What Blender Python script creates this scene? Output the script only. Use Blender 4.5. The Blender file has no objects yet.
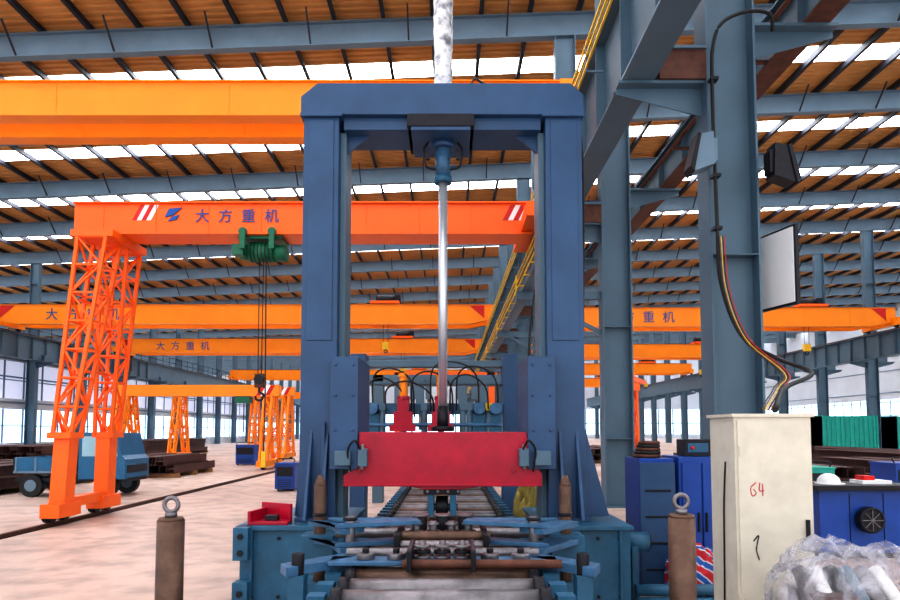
import bpy, bmesh, math, random
from mathutils import Vector, Matrix, noise
random.seed(4)
scene = bpy.context.scene

# ------------------------------------------------------------------ materials
def lin(c):
    return tuple(((v/255)/12.92 if v/255 <= 0.04045 else ((v/255+0.055)/1.055)**2.4) for v in c)

def mat(name, rgb, rough=0.5, metal=0.0, var=0.12, scale=3.0, bump=0.0, bscale=40, rgb2=None, thr=None, soft=.08):
    m = bpy.data.materials.new(name); m.use_nodes = True
    nt = m.node_tree; b = nt.nodes['Principled BSDF']
    c = lin(rgb)
    tc = nt.nodes.new('ShaderNodeTexCoord')
    n = nt.nodes.new('ShaderNodeTexNoise'); n.inputs['Scale'].default_value = scale
    n.inputs['Detail'].default_value = 5; n.inputs['Roughness'].default_value = 0.6
    nt.links.new(tc.outputs['Object'], n.inputs['Vector'])
    r = nt.nodes.new('ShaderNodeValToRGB')
    if rgb2:
        c2 = lin(rgb2); t = thr if thr else 0.5
        r.color_ramp.elements[0].position = t-soft; r.color_ramp.elements[1].position = t+soft
        r.color_ramp.elements[0].color = (*c, 1); r.color_ramp.elements[1].color = (*c2, 1)
    else:
        r.color_ramp.elements[0].position = 0.3; r.color_ramp.elements[1].position = 0.7
        r.color_ramp.elements[0].color = (*[v*(1-var) for v in c], 1)
        r.color_ramp.elements[1].color = (*[min(1, v*(1+var)) for v in c], 1)
    nt.links.new(n.outputs['Fac'], r.inputs['Fac'])
    nt.links.new(r.outputs['Color'], b.inputs['Base Color'])
    b.inputs['Roughness'].default_value = rough; b.inputs['Metallic'].default_value = metal
    if bump > 0:
        n2 = nt.nodes.new('ShaderNodeTexNoise'); n2.inputs['Scale'].default_value = bscale
        nt.links.new(tc.outputs['Object'], n2.inputs['Vector'])
        bp = nt.nodes.new('ShaderNodeBump'); bp.inputs['Strength'].default_value = bump
        bp.inputs['Distance'].default_value = 0.01
        nt.links.new(n2.outputs['Fac'], bp.inputs['Height']); nt.links.new(bp.outputs['Normal'], b.inputs['Normal'])
    return m

def emat(name, rgb, strength):
    m = bpy.data.materials.new(name); m.use_nodes = True
    b = m.node_tree.nodes['Principled BSDF']
    b.inputs['Base Color'].default_value = (*lin(rgb), 1)
    b.inputs['Emission Color'].default_value = (*lin(rgb), 1)
    b.inputs['Emission Strength'].default_value = strength
    return m

BLUE = mat('portal_blue_paint', (46, 80, 118), 0.42, 0, 0.14, 2.5, 0.08, 60)
BLUE2 = mat('base_teal_blue_paint', (42, 96, 126), 0.45, 0, 0.22, 4, 0.1, 50)
ARMB = mat('clamp_arm_blue_paint', (66, 108, 142), 0.45, 0.1, 0.3, 8, 0.1, 50)
STEELB = mat('structural_steel_blue_grey', (108, 132, 150), 0.6, 0, 0.1, 1.2)
COLB = mat('column_blue_grey_paint', (86, 112, 130), 0.5, 0, 0.1, 1.0, 0.05, 20)
PURL = mat('purlin_backlit_steel', (38, 40, 52), 0.6, 0, 0.1, 1)  # blue-grey steel, with the backlit darkness under the roof put into its colour
ROOF = mat('roof_sheet_tan', (204, 152, 86), 0.55, 0, 0.16, 0.5)
SKYL = emat('translucent_skylight_sheet', (246, 250, 255), 9.0)
ORANGE = mat('crane_orange_paint', (255, 146, 4), 0.42, 0, 0.06, 1)
ORANGE2 = mat('gantry_red_orange_paint', (255, 108, 8), 0.42, 0, 0.08, 1)
RED = mat('crimson_paint', (172, 4, 48), 0.38, 0, 0.18, 5, 0.05, 60)
SRED = mat('stripe_red', (205, 20, 18), 0.5)
WHITE = mat('stripe_white', (240, 240, 240), 0.5, 0, 0.03)
CREAM = mat('cabinet_cream_paint', (212, 206, 192), 0.5, 0, 0.08, 5, 0.0, 40)
SCRIB = mat('marker_red', (190, 30, 40), 0.6)
CHROME = mat('chromed_rod', (205, 210, 218), 0.36, 0.65, 0.02)
STEEL = mat('worn_machine_steel', (128, 124, 128), 0.36, 0.7, 0.3, 9, 0.2, 60)
RUST = mat('rusty_steel', (96, 58, 44), 0.6, 0.2, 0.35, 7, 0.3, 60)
RUST2 = mat('brown_oxide_roller', (98, 74, 62), 0.42, 0.45, 0.4, 8, 0.2, 60)
DARK = mat('dark_greasy_steel', (34, 34, 42), 0.45, 0.4, 0.3, 12)
BLACK = mat('black_rubber', (20, 20, 24), 0.55, 0, 0.1, 10)
YEL = mat('yellow_conductor_bar', (236, 194, 34), 0.5)
GREEN = mat('hoist_green_paint', (10, 104, 74), 0.4, 0, 0.15, 5)
ROYAL = mat('royal_blue_paint', (12, 70, 154), 0.4, 0, 0.14, 3)
TRUCKB = mat('truck_teal_blue_paint', (26, 100, 140), 0.4, 0, 0.14, 3)
TEXTB = mat('lettering_blue', (10, 80, 160), 0.5)
TEAL = mat('container_teal_paint', (24, 160, 146), 0.5)
WALLM = mat('wall_sheet_white', (200, 206, 214), 0.6, 0, 0.06, 0.4)
GLASS = emat('window_daylight_pane', (206, 234, 255), 1.5)
TRANSL = emat('translucent_wall_sheet', (206, 212, 234), 0.5)
WRAP = mat('crinkled_plastic_wrap', (222, 222, 226), 0.3, 0, 0.3, 9, 0.35, 18, rgb2=(120, 122, 134), thr=.56, soft=.1)
SCRAP = mat('dark_rusty_beam_stock', (80, 52, 50), 0.6, 0.2, 0.35, 4)
WOOD = mat('pallet_wood', (150, 112, 72), 0.7, 0, 0.2, 6)
CLOTH = mat('yellow_green_cloth', (150, 136, 70), 0.8, 0, 0.2, 10)
GLASSD = mat('vehicle_glass', (150, 190, 205), 0.1, 0, 0.1, 2)

# striped tarpaulin
TARP = bpy.data.materials.new('striped_tarpaulin_fabric'); TARP.use_nodes = True
nt = TARP.node_tree; b = nt.nodes['Principled BSDF']; b.inputs['Roughness'].default_value = .6
tc = nt.nodes.new('ShaderNodeTexCoord'); wv = nt.nodes.new('ShaderNodeTexWave'); wv.bands_direction = 'DIAGONAL'
wv.inputs['Scale'].default_value = 3.2; wv.inputs['Distortion'].default_value = 1.5
nt.links.new(tc.outputs['Object'], wv.inputs['Vector'])
rr = nt.nodes.new('ShaderNodeValToRGB'); rr.color_ramp.interpolation = 'CONSTANT'
rr.color_ramp.elements[0].color = (*lin((190, 30, 46)), 1); rr.color_ramp.elements[1].position = .45
rr.color_ramp.elements[1].color = (*lin((200, 205, 215)), 1)
e = rr.color_ramp.elements.new(.75); e.color = (*lin((30, 90, 170)), 1)
nt.links.new(wv.outputs['Fac'], rr.inputs['Fac']); nt.links.new(rr.outputs['Color'], b.inputs['Base Color'])

# floor
FLOOR = bpy.data.materials.new('worn_concrete'); FLOOR.use_nodes = True
nt = FLOOR.node_tree; b = nt.nodes['Principled BSDF']
tc = nt.nodes.new('ShaderNodeTexCoord')
n1 = nt.nodes.new('ShaderNodeTexNoise'); n1.inputs['Scale'].default_value = 0.3; n1.inputs['Detail'].default_value = 8
n2 = nt.nodes.new('ShaderNodeTexNoise'); n2.inputs['Scale'].default_value = 2.2; n2.inputs['Detail'].default_value = 10
for n in (n1, n2): nt.links.new(tc.outputs['Object'], n.inputs['Vector'])
r1 = nt.nodes.new('ShaderNodeValToRGB')
r1.color_ramp.elements[0].position = .32; r1.color_ramp.elements[0].color = (*lin((172, 146, 134)), 1)
r1.color_ramp.elements[1].position = .68; r1.color_ramp.elements[1].color = (*lin((206, 184, 172)), 1)
r2 = nt.nodes.new('ShaderNodeValToRGB')
r2.color_ramp.elements[0].position = .34; r2.color_ramp.elements[0].color = (.70, .69, .69, 1)
r2.color_ramp.elements[1].position = .56; r2.color_ramp.elements[1].color = (1, 1, 1, 1)
mx = nt.nodes.new('ShaderNodeMix'); mx.data_type = 'RGBA'; mx.blend_type = 'MULTIPLY'; mx.inputs[0].default_value = 1
nt.links.new(n1.outputs['Fac'], r1.inputs['Fac']); nt.links.new(n2.outputs['Fac'], r2.inputs['Fac'])
nt.links.new(r1.outputs['Color'], mx.inputs[6]); nt.links.new(r2.outputs['Color'], mx.inputs[7])
nt.links.new(mx.outputs[2], b.inputs['Base Color']); b.inputs['Roughness'].default_value = 0.5

# ------------------------------------------------------------------ builder
class B:
    def __init__(s, name, bevel=0):
        s.name = name; s.bm = bmesh.new(); s.mats = []; s.bevel = bevel
    def mi(s, m):
        if m not in s.mats: s.mats.append(m)
        return s.mats.index(m)
    def face(s, vs, m, smooth=False):
        try: f = s.bm.faces.new(vs)
        except ValueError: return
        f.material_index = s.mi(m); f.smooth = smooth
    def box(s, x0, x1, y0, y1, z0, z1, m):
        v = [s.bm.verts.new((x, y, z)) for x in (x0, x1) for y in (y0, y1) for z in (z0, z1)]
        for q in ((0,1,3,2),(4,6,7,5),(0,4,5,1),(2,3,7,6),(0,2,6,4),(1,5,7,3)):
            s.face([v[i] for i in q], m)
    def beam(s, p, q, w, h, m, up=(0,0,1)):
        p = Vector(p); q = Vector(q); d = (q-p).normalized(); u = Vector(up)
        if abs(d.dot(u)) > .98: u = Vector((0,1,0))
        a = d.cross(u).normalized(); c = a.cross(d).normalized()
        v = [s.bm.verts.new(e + a*(i*w/2) + c*(j*h/2)) for e in (p, q) for i in (-1, 1) for j in (-1, 1)]
        for k in ((0,1,3,2),(4,6,7,5),(0,4,5,1),(2,3,7,6),(0,2,6,4),(1,5,7,3)):
            s.face([v[i] for i in k], m)
    def cyl(s, p, q, r, m, seg=16, r2=None, cap=True):
        p = Vector(p); q = Vector(q); d = (q-p).normalized(); u = Vector((0,0,1))
        if abs(d.dot(u)) > .95: u = Vector((1,0,0))
        a = d.cross(u).normalized(); c = a.cross(d).normalized(); r2 = r if r2 is None else r2
        A = []; C = []
        for i in range(seg):
            t = 2*math.pi*i/seg; o = a*math.cos(t)+c*math.sin(t)
            A.append(s.bm.verts.new(p+o*r)); C.append(s.bm.verts.new(q+o*max(r2, 1e-4)))
        for i in range(seg):
            j = (i+1) % seg; s.face([A[i], A[j], C[j], C[i]], m, True)
        if cap:
            s.face(A[::-1], m); s.face(C, m)
    def tube(s, pts, r, m, seg=8, sub=6):
        P = [Vector(p) for p in pts]
        if sub > 1 and len(P) > 2:
            Q = []
            E = [P[0]*2-P[1]] + P + [P[-1]*2-P[-2]]
            for i in range(1, len(E)-2):
                for k in range(sub):
                    t = k/sub; a, b_, c, d = E[i-1], E[i], E[i+1], E[i+2]
                    Q.append(0.5*((2*b_)+(c-a)*t+(2*a-5*b_+4*c-d)*t*t+(3*b_-a-3*c+d)*t**3))
            Q.append(P[-1]); P = Q
        rings = []
        ref = Vector((0.31, 0.2, 0.93)).normalized()
        for i, p in enumerate(P):
            d = (P[min(i+1, len(P)-1)]-P[max(i-1, 0)]).normalized()
            rr = ref if abs(d.dot(ref)) < .97 else Vector((1, 0, 0))
            a = d.cross(rr).normalized(); c = a.cross(d)
            rings.append([s.bm.verts.new(p+a*r*math.cos(2*math.pi*k/seg)+c*r*math.sin(2*math.pi*k/seg)) for k in range(seg)])
        for A, C in zip(rings, rings[1:]):
            for i in range(seg):
                j = (i+1) % seg; s.face([A[i], A[j], C[j], C[i]], m, True)
        s.face(rings[0][::-1], m); s.face(rings[-1], m)
    def prism(s, poly, axis, a0, a1, m):
        def mk(p, a):
            return {'y': (p[0], a, p[1]), 'x': (a, p[0], p[1]), 'z': (p[0], p[1], a)}[axis]
        A = [s.bm.verts.new(mk(p, a0)) for p in poly]; C = [s.bm.verts.new(mk(p, a1)) for p in poly]
        s.face(A, m); s.face(C[::-1], m)
        for i in range(len(poly)):
            j = (i+1) % len(poly); s.face([A[i], C[i], C[j], A[j]], m)
    def torus(s, c, R, r, m, axis='y', seg=20, sg=8):
        pts = []
        for i in range(seg):
            t = 2*math.pi*i/seg; ring = []
            for k in range(sg):
                u = 2*math.pi*k/sg; rr = R+r*math.cos(u); a, b_ = rr*math.cos(t), rr*math.sin(t); h = r*math.sin(u)
                v = {'y': (a, h, b_), 'x': (h, a, b_), 'z': (a, b_, h)}[axis]
                ring.append(s.bm.verts.new(Vector(c)+Vector(v)))
            pts.append(ring)
        for i in range(seg):
            A = pts[i]; C = pts[(i+1) % seg]
            for k in range(sg):
                j = (k+1) % sg; s.face([A[k], A[j], C[j], C[k]], m, True)
    def ibeam(s, p, q, depth, width, tf, tw, m, up=(0,0,1), mb=None):
        p = Vector(p); q = Vector(q); d = (q-p).normalized(); u = Vector(up)
        a = d.cross(u).normalized(); c = a.cross(d).normalized()
        o = c*(depth/2-tf/2)
        s.beam(p+o, q+o, width, tf, m, up); s.beam(p-o, q-o, width, tf, mb or m, up)
        s.beam(p, q, tw, depth-2*tf, m, up)
    def hcol(s, x0, x1, y0, y1, z0, z1, m, t=.03):
        s.box(x0, x0+t, y0, y1, z0, z1, m); s.box(x1-t, x1, y0, y1, z0, z1, m)
        ym = (y0+y1)/2; s.box(x0+t, x1-t, ym-.012, ym+.012, z0, z1, m)
    def bolt(s, x, y, z, r=.018, m=None, h=.02):
        s.cyl((x, y, z), (x, y-h, z), r, m or DARK, 6)
    def done(s, parent=None):
        bmesh.ops.recalc_face_normals(s.bm, faces=s.bm.faces)
        me = bpy.data.meshes.new(s.name); s.bm.to_mesh(me); s.bm.free()
        for m in s.mats: me.materials.append(m)
        ob = bpy.data.objects.new(s.name, me); scene.collection.objects.link(ob)
        if s.bevel:
            md = ob.modifiers.new('bevel', 'BEVEL'); md.width = s.bevel; md.segments = 2; md.limit_method = 'ANGLE'
            md.angle_limit = math.radians(50)
        if parent: ob.parent = parent
        return ob

def lattice(o, p0, p1, w0, w1, n, ch, br, m):
    p0 = Vector(p0); p1 = Vector(p1)
    def c(k, t):
        w = w0+(w1-w0)*t; sx = (-1, 1, 1, -1)[k]; sy = (-1, -1, 1, 1)[k]
        return p0.lerp(p1, t)+Vector((sx*w/2, sy*w/2, 0))
    for k in range(4): o.beam(c(k, 0), c(k, 1), ch, ch, m)
    for i in range(n):
        a, b_ = i/n, (i+1)/n
        for k in range(4):
            j = (k+1) % 4
            if (i+k) % 2: o.beam(c(k, a), c(j, b_), br, br, m)
            else: o.beam(c(j, a), c(k, b_), br, br, m)
            o.beam(c(k, b_), c(j, b_), br, br, m)

SL = 0.04
def roofz(x): return 15.45+SL*x
XL, XR = -29.3, 56.0
XLL = -62.0
YF, YB = -3.4, 134.6

# ------------------------------------------------------------------ shell
o = B('floor'); o.box(XLL-1, 58, -8, 137, -0.2, 0, FLOOR); o.done()

o = B('ceiling')
y = YF; prof = []
while y < YB:
    prof += [(y, 0), (y+.14, 0), (y+.18, .06), (y+.26, .06)]; y += .3
verts = []
for (yy, h) in prof:
    verts.append([o.bm.verts.new((x, yy, roofz(x)+h)) for x in (XLL, XR)])
for i in range(len(prof)-1):
    ym = (prof[i][0]+prof[i+1][0])/2
    ph = ((ym-8.6) % 6.0)
    o.face([verts[i][0], verts[i][1], verts[i+1][1], verts[i+1][0]], SKYL if 2.85 < ph < 3.95 else ROOF)
o.done()

o = B('roof_purlins')
x = XLL+.6
while x < XR:
    z = roofz(x)
    o.box(x-.04, x+.04, YF, YB, z-.24, z-.003, PURL)
    o.box(x-.04, x+.09, YF, YB, z-.25, z-.235, PURL)
    x += 1.6
o.done()

FR = [2.6+6*k for k in range(0, 22)]
for Y in FR:
    o = B('roof_rafter')
    z0, z1 = roofz(XLL)-.65, roofz(XR)-.65
    o.ibeam((XLL+.1, Y, z0), (XR-.1, Y, z1), .8, .3, .03, .016, STEELB)
    xx = XL+2.35
    while xx < XR-2:
        if Y < 70:
            z = roofz(xx)
            o.beam((xx, Y-.85, z-.24), (xx, Y-.1, z-1.0), .05, .05, PURL)
            o.beam((xx, Y+.85, z-.24), (xx, Y+.1, z-1.0), .05, .05, PURL)
        xx += 3.2
    o.done()
for Y in FR:
    if Y < 3: continue
    for (a, b_) in ((3.42, 4.08), (-29.05, -28.45), (28.7, 29.4)):
        o = B('steel_column')
        o.hcol(a, b_, Y-.2, Y+.2, 0.03, roofz((a+b_)/2)-1.05, COLB)
        o.box(a-.1, b_+.1, Y-.3, Y+.3, 0, .03, COLB)
        for zz in (1.5, 4.0, 9.2, 11.8):
            o.box(a+.03, b_-.03, Y-.19, Y-.012, zz, zz+.015, COLB)
        sides = {-29.05: (1,), 3.42: (-1, 1), 28.7: (-1, 1)}[a]
        for sd in sides:
            xe = (a if sd < 0 else b_)
            xo = xe+sd*1.16
            lo, hi = min(xe, xo), max(xe, xo)
            zb_ = 7.18 if (a == 3.42 and sd > 0) else 6.38
            o.box(lo, hi, Y-.16, Y+.16, zb_-.04, zb_, COLB)
            o.prism([(xe, zb_-.04), (xo, zb_-.04), (xo, zb_-.12), (xe, zb_-.43)], 'y', Y-.01, Y+.01, COLB)
            xm = xe+sd*.62
            if zb_ < 7:
                o.box(min(xe, xm), max(xe, xm), Y-.2, Y+.2, 6.38, 6.78, RUST if a == 3.42 else COLB)
                o.box(min(xe, xm), max(xe, xm), Y-.24, Y+.24, 6.78, 6.82, COLB)
        o.done()

def runway(name, xa, xb, y0, y1, RZ0=6.38, RZ1=7.95, m=COLB, mb=None):
    o = B(name)
    xm = (xa+xb)/2; zc = (RZ0+RZ1)/2
    o.ibeam((xm, y0, zc), (xm, y1, zc), RZ1-RZ0, xb-xa, .035, .02, m, (0, 0, 1), mb)
    yy = y0+1.2
    while yy < min(y1, 60):
        o.box(xa+.06, xb-.06, yy-.008, yy+.008, RZ0+.035, RZ1-.035, m); yy += 1.5
    o.box(xm-.04, xm+.04, y0, y1, 7.95, 8.06, RUST)
    o.done()
runway('crane_runway_beam', 2.30, 2.74, -3, 132)
runway('crane_runway_beam', 4.76, 5.12, -3, 132, 7.18, 7.95, COLB, RUST)
runway('crane_runway_beam', -28.25, -27.8, -3, 132)
runway('crane_runway_beam', 27.6, 28.05, -3, 132)

o = B('crane_conductor_rail')
for k in range(3):
    o.box(2.06, 2.09, -3, 110, 7.2+.17*k, 7.235+.17*k, YEL)
yy = -2.4
while yy < 110:
    o.box(2.09, 2.33, yy-.02, yy+.02, 7.14, 7.17, STEELB)
    o.box(2.07, 2.1, yy-.02, yy+.02, 7.14, 7.62, STEELB); yy += 3
o.done()
o = B('service_pipe_run')
for k in range(3): o.cyl((4.42+.1*k, 3, 7.3+.12*k), (4.42+.1*k, 110, 7.3+.12*k), .035, RUST, 8)
yy = 3.5
while yy < 110:
    o.box(4.38, 4.94, yy-.03, yy+.03, 7.22, 7.26, RUST); yy += 3
o.done()
o = B('semi_gantry_runway_beam')
o.ibeam((1.75, 9.3, 5.08), (1.75, 80, 5.08), .5, .26, .025, .014, COLB)
o.box(1.72, 1.78, 9.3, 80, 5.33, 5.4, RUST)
for k in range(3):
    o.box(1.5, 1.525, 9.3, 80, 4.86+.14*k, 4.885+.14*k, YEL)
for Y in FR:
    if 9 < Y < 80:
        o.box(1.5, 3.42, Y-.06, Y+.06, 4.66, 4.83, COLB)
        o.beam((1.9, Y, 4.66), (3.42, Y, 3.9), .08, .08, COLB)
        o.box(1.49, 1.53, Y-.03, Y+.03, 4.8, 5.2, YEL)
yy = 10
while yy < 60:
    o.box(1.5, 1.75, yy-.015, yy+.015, 4.83, 4.85, YEL); yy += 1.0
o.done()

def sidewall(name, X, sgn, hi, wins, ribs=True):
    o = B(name)
    t = .12
    xa, xb = (X-t, X) if sgn < 0 else (X, X+t)
    z = 0; bands = []
    for w0, w1 in wins: bands.append((z, w0)); z = w1
    bands.append((z, hi))
    for z0, z1 in bands: o.box(xa, xb, YF, YB, z0, z1, WALLM)
    inner = xb if sgn < 0 else xa
    for zz in (3.5, 5.2, 6.4, 9.2, 11):
        if zz > hi: continue
        if sgn < 0: o.box(inner, inner+.08, YF, YB, zz, zz+.1, STEELB)
        else: o.box(inner-.08, inner, YF, YB, zz, zz+.1, STEELB)
    for w0, w1 in wins:
        yy = YF
        while yy < YB:
            o.box(xa, xb, yy, yy+.1, w0, w1, STEELB); yy += 2.0
        o.box(xa, xb, YF, YB, (w0+w1)/2-.03, (w0+w1)/2+.03, STEELB)
    o.done()
sidewall('wall_left', XL, -1, 7.0, ((.85, 3.1), (3.8, 6.3)))
sidewall('wall_outer_left', XLL, -1, roofz(XLL)-.01, ((.85, 3.2),))
sidewall('wall_right', XR, 1, roofz(XR)-.01, ((.85, 5.6),))
o = B('window_1'); o.box(XL-.09, XL-.07, YF, YB, .85, 3.1, GLASS); o.done()
o = B('window_4'); o.box(XL-.09, XL-.07, YF, YB, 3.8, 6.3, TRANSL); o.done()
o = B('window_5'); o.box(XLL-.09, XLL-.07, YF, YB, .85, 3.2, GLASS); o.done()
o = B('window_2'); o.box(XR+.07, XR+.09, YF, YB, .85, 5.6, GLASS); o.done()
o = B('wall_back')
for a, c in ((0, .85), (6.0, 12.9)): o.box(XLL, XR, YB, YB+.15, a, c, WALLM)
o.prism([(XLL, 12.9), (XR, 12.9), (XR, roofz(XR)), (XLL, roofz(XLL))], 'y', YB, YB+.15, WALLM)
x = XLL
while x < XR:
    o.box(x, x+.25, YB, YB+.15, .85, 6.0, STEELB); x += 3
o.box(XLL, XR, YB, YB+.1, 3.0, 3.15, STEELB)
o.done()
o = B('window_3'); o.box(XLL, XR, YB+.06, YB+.08, .85, 6.0, GLASS); o.done()
o = B('crane_walkway_railing')
for z in (8.5, 9.0): o.box(-28.42, -28.38, 10, 120, z, z+.04, PURL)
o.box(-28.42, -27.9, 10, 120, 7.96, 7.99, PURL)
yy = 10
while yy < 120:
    o.box(-28.42, -28.38, yy, yy+.04, 7.96, 9.04, PURL); yy += 1.5
o.done()

# ------------------------------------------------------------------ bridge cranes
def text(s, loc, size, m, parent, name='lettering', sp=1.25):
    cu = bpy.data.curves.new(name, 'FONT'); cu.body = s; cu.size = size; cu.extrude = .004; cu.space_character = sp
    cu.materials.append(m)
    ob = bpy.data.objects.new(name, cu); scene.collection.objects.link(ob)
    ob.location = loc; ob.rotation_euler = (math.pi/2, 0, 0); ob.parent = parent
    return ob

def stripes(o, x, y, z0, z1, n, w, dirn=1, sl=.25):
    for i in range(n):
        a = x+dirn*i*w; m = SRED if i % 2 == 0 else WHITE
        s = sl*dirn
        o.prism([(a, z0), (a+w*dirn, z0), (a+w*dirn+s, z1), (a+s, z1)], 'y', y-.006, y, m)

def bridge(xa, xb, Y, m, txt=None, z0=8.2, z1=9.35, gap=1.7, tro=.78):
    o = B('overhead_bridge_crane', 0)
    for dy in (-1.0, -1.0+gap):
        o.prism([(xa+.1, z0+.3), (xa+1.6, z0), (xb-1.6, z0), (xb-.1, z0+.3), (xb-.1, z1), (xa+.1, z1)], 'y', Y+dy, Y+dy+.42, m)
        o.box(xa+.1, xb-.1, Y+dy-.06, Y+dy+.48, z1, z1+.03, m)
        o.box(xa+1, xb-1, Y+dy+.17, Y+dy+.24, z1+.03, z1+.1, RUST)
        for k in range(1, 8):
            xx = xa+(xb-xa)*k/8
            o.box(xx-.01, xx+.01, Y+dy-.012, Y+dy, z0+.05, z1-.02, m)
    yr = Y-1.0+gap+.42
    for xx in (xa+.28, xb-.28):
        o.box(xx-.16, xx+.16, Y-1.7, yr+.7, 8.22, max(z0+.46, 8.68), m)
        for yy in (Y-1.35, yr+.3): o.cyl((xx-.07, yy, 8.24), (xx+.07, yy, 8.24), .18, DARK, 20)
    xt = xa+(xb-xa)*tro
    ym = (Y-1.0+yr)/2
    o.box(xt-.9, xt+.9, Y-.95, yr-.05, z1+.13, z1+.3, ORANGE2)
    o.cyl((xt-.6, ym, z1+.55), (xt+.6, ym, z1+.55), .27, DARK, 18)
    o.box(xt+.6, xt+.95, ym-.3, ym+.3, z1+.3, z1+.8, DARK)
    for xx in (xt-.15, xt+.15): o.cyl((xx, ym, z1+.3), (xx, ym, 7.2), .015, DARK, 6)
    o.box(xt-.2, xt+.2, ym-.12, ym+.12, 6.75, 7.2, YEL)
    o.torus((xt, ym, 6.62), .1, .03, DARK)
    f = Y-1.0-.012
    if txt is not None:
        for i in range(1):
            a = xb-.7-i*1.0
            o.prism([(a, z1-.03), (a, z0+.33), (a-.9, z1-.03)], 'y', f-.006, f, SRED)
            a = xa+.7+i*1.0
            o.prism([(a, z1-.03), (a, z0+.33), (a+.9, z1-.03)], 'y', f-.006, f, SRED)
    ob = o.done()
    if txt:
        for i, ch in enumerate('大方重机'):
            text(ch, (txt+i*1.25, f-.005, z0+.3), .78, TEXTB, ob)
    return ob
XA, XB = -28.3, 2.8
bridge(XA, XB, 15.2, ORANGE, None, 8.76, 9.52, 1.1, .12)
bridge(XA, XB, 40.5, ORANGE, XA+3.5)
bridge(XA, XB, 55.5, ORANGE, XA+3.5)
bridge(XA, XB, 84, ORANGE)
bridge(4.7, 28.1, 41.5, ORANGE, 9.6)
for Y in (59, 76, 98): bridge(4.7, 28.1, Y, ORANGE)

# ------------------------------------------------------------------ semi gantry crane
o = B('semi_gantry_crane', .006)
zb, zt = 5.42, 6.0
o.box(-7.15, 1.55, 12.15, 12.65, zb, zt, ORANGE2)
o.box(-7.15, 1.55, 12.08, 12.72, zt, zt+.03, ORANGE2)
o.box(-7.15, 1.55, 12.05, 12.75, zb-.03, zb, ORANGE2)
for i in range(9):
    o.box(-6.6+i, -6.585+i, 12.14, 12.15, zb, zt, ORANGE2)
stripes(o, -6.05, 12.15, zb+.26, zt-.02, 4, .09, 1, .15)
stripes(o, 1.0, 12.15, zb+.26, zt-.02, 4, .1, 1, .15)
o.box(1.35, 1.95, 11.2, 13.6, 5.46, 5.72, ORANGE2)
for yy in (11.5, 13.3): o.cyl((1.68, yy, 5.5), (1.82, yy, 5.5), .1, DARK, 16)
o.box(-6.98, -6.2, 11.75, 13.1, zb-.16, zb-.03, ORANGE2)
for (fy, ty) in ((11.75, 12.05), (13.2, 12.85)):
    lattice(o, (-6.93, fy+(ty-fy)*.12, 1.6), (-6.60, ty, 5.26), .32, .52, 7, .062, .036, ORANGE2)
    o.beam((-6.97, fy, .3), (-6.93, fy+(ty-fy)*.12, 1.62), .28, .30, ORANGE2, (0, 1, 0))
    o.box(-7.14, -6.72, fy-.22, fy+.22, 1.55, 1.66, ORANGE2)
    o.box(-7.14, -6.80, fy-.34, fy+.34, .16, .40, ORANGE2)
    for yy in (fy-.2, fy+.2): o.cyl((-7.12, yy, .2), (-6.98, yy, .2), .13, DARK, 18)
o.box(-7.09, -6.85, 11.6, 13.3, .3, .48, ORANGE2)
for z in (2.8, 4.1): o.beam((-6.84, 11.9, z), (-6.84, 13.0, z), .05, .05, ORANGE2)
g = o.done()
for i, ch in enumerate('大方重机'):
    text(ch, (-4.85+i*.44, 12.13, 5.66), .28, TEXTB, g)
l = B('logo'); l.prism([(-5.42, 5.74), (-5.26, 5.78), (-5.1, 5.92), (-5.34, 5.90)], 'y', 12.125, 12.145, TEXTB)
l.prism([(-5.36, 5.66), (-5.2, 5.69), (-5.15, 5.78), (-5.28, 5.75)], 'y', 12.125, 12.145, TEXTB); l.done(g)

o = B('electric_wire_rope_hoist')
hx, hy = -3.6, 12.25
o.box(hx-.42, hx+.4, hy-.1, hy+.5, 5.33, 5.388, GREEN)
for dx in (-.3, .25):
    for dy in (-.24, .5): o.cyl((hx+dx, hy+dy, 5.43), (hx+dx, hy+dy+.04, 5.43), .08, GREEN, 16)
    o.box(hx+dx-.05, hx+dx+.05, hy-.26, hy-.22, 5.1, 5.48, GREEN)
o.cyl((hx-.26, hy+.1, 5.12), (hx+.22, hy+.1, 5.12), .19, GREEN, 20)
o.cyl((hx-.42, hy+.1, 5.12), (hx-.26, hy+.1, 5.12), .15, GREEN, 16)
o.cyl((hx+.22, hy+.1, 5.1), (hx+.46, hy+.1, 5.1), .16, GREEN, 16)
o.box(hx-.5, hx-.3, hy-.2, hy+.05, 5.0, 5.2, GREEN)
for k in range(6): o.torus((hx-.2+.07*k, hy+.1, 5.12), .19, .01, DARK, 'x', 20, 6)
for dx in (-.04, .04): o.cyl((hx+dx, hy, 5.0), (hx+dx*.8, hy, 2.75), .009, DARK, 6)
o.box(hx-.08, hx+.08, hy-.05, hy+.05, 2.5, 2.76, RUST)
o.cyl((hx, hy-.07, 2.65), (hx, hy+.07, 2.65), .09, DARK, 16)
o.tube([(hx, hy, 2.5), (hx, hy, 2.42), (hx+.08, hy, 2.36), (hx+.03, hy, 2.26), (hx-.06, hy, 2.28), (hx-.07, hy, 2.34)], .022, DARK)
o.tube([(hx+.1, hy-.05, 5.0), (hx+.1, hy-.02, 4.2), (hx+.11, hy, 2.4), (hx+.1, hy, 1.3)], .012, BLACK, 6)
o.box(hx+.06, hx+.14, hy-.03, hy+.03, 1.0, 1.3, YEL)
o.done()

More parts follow.
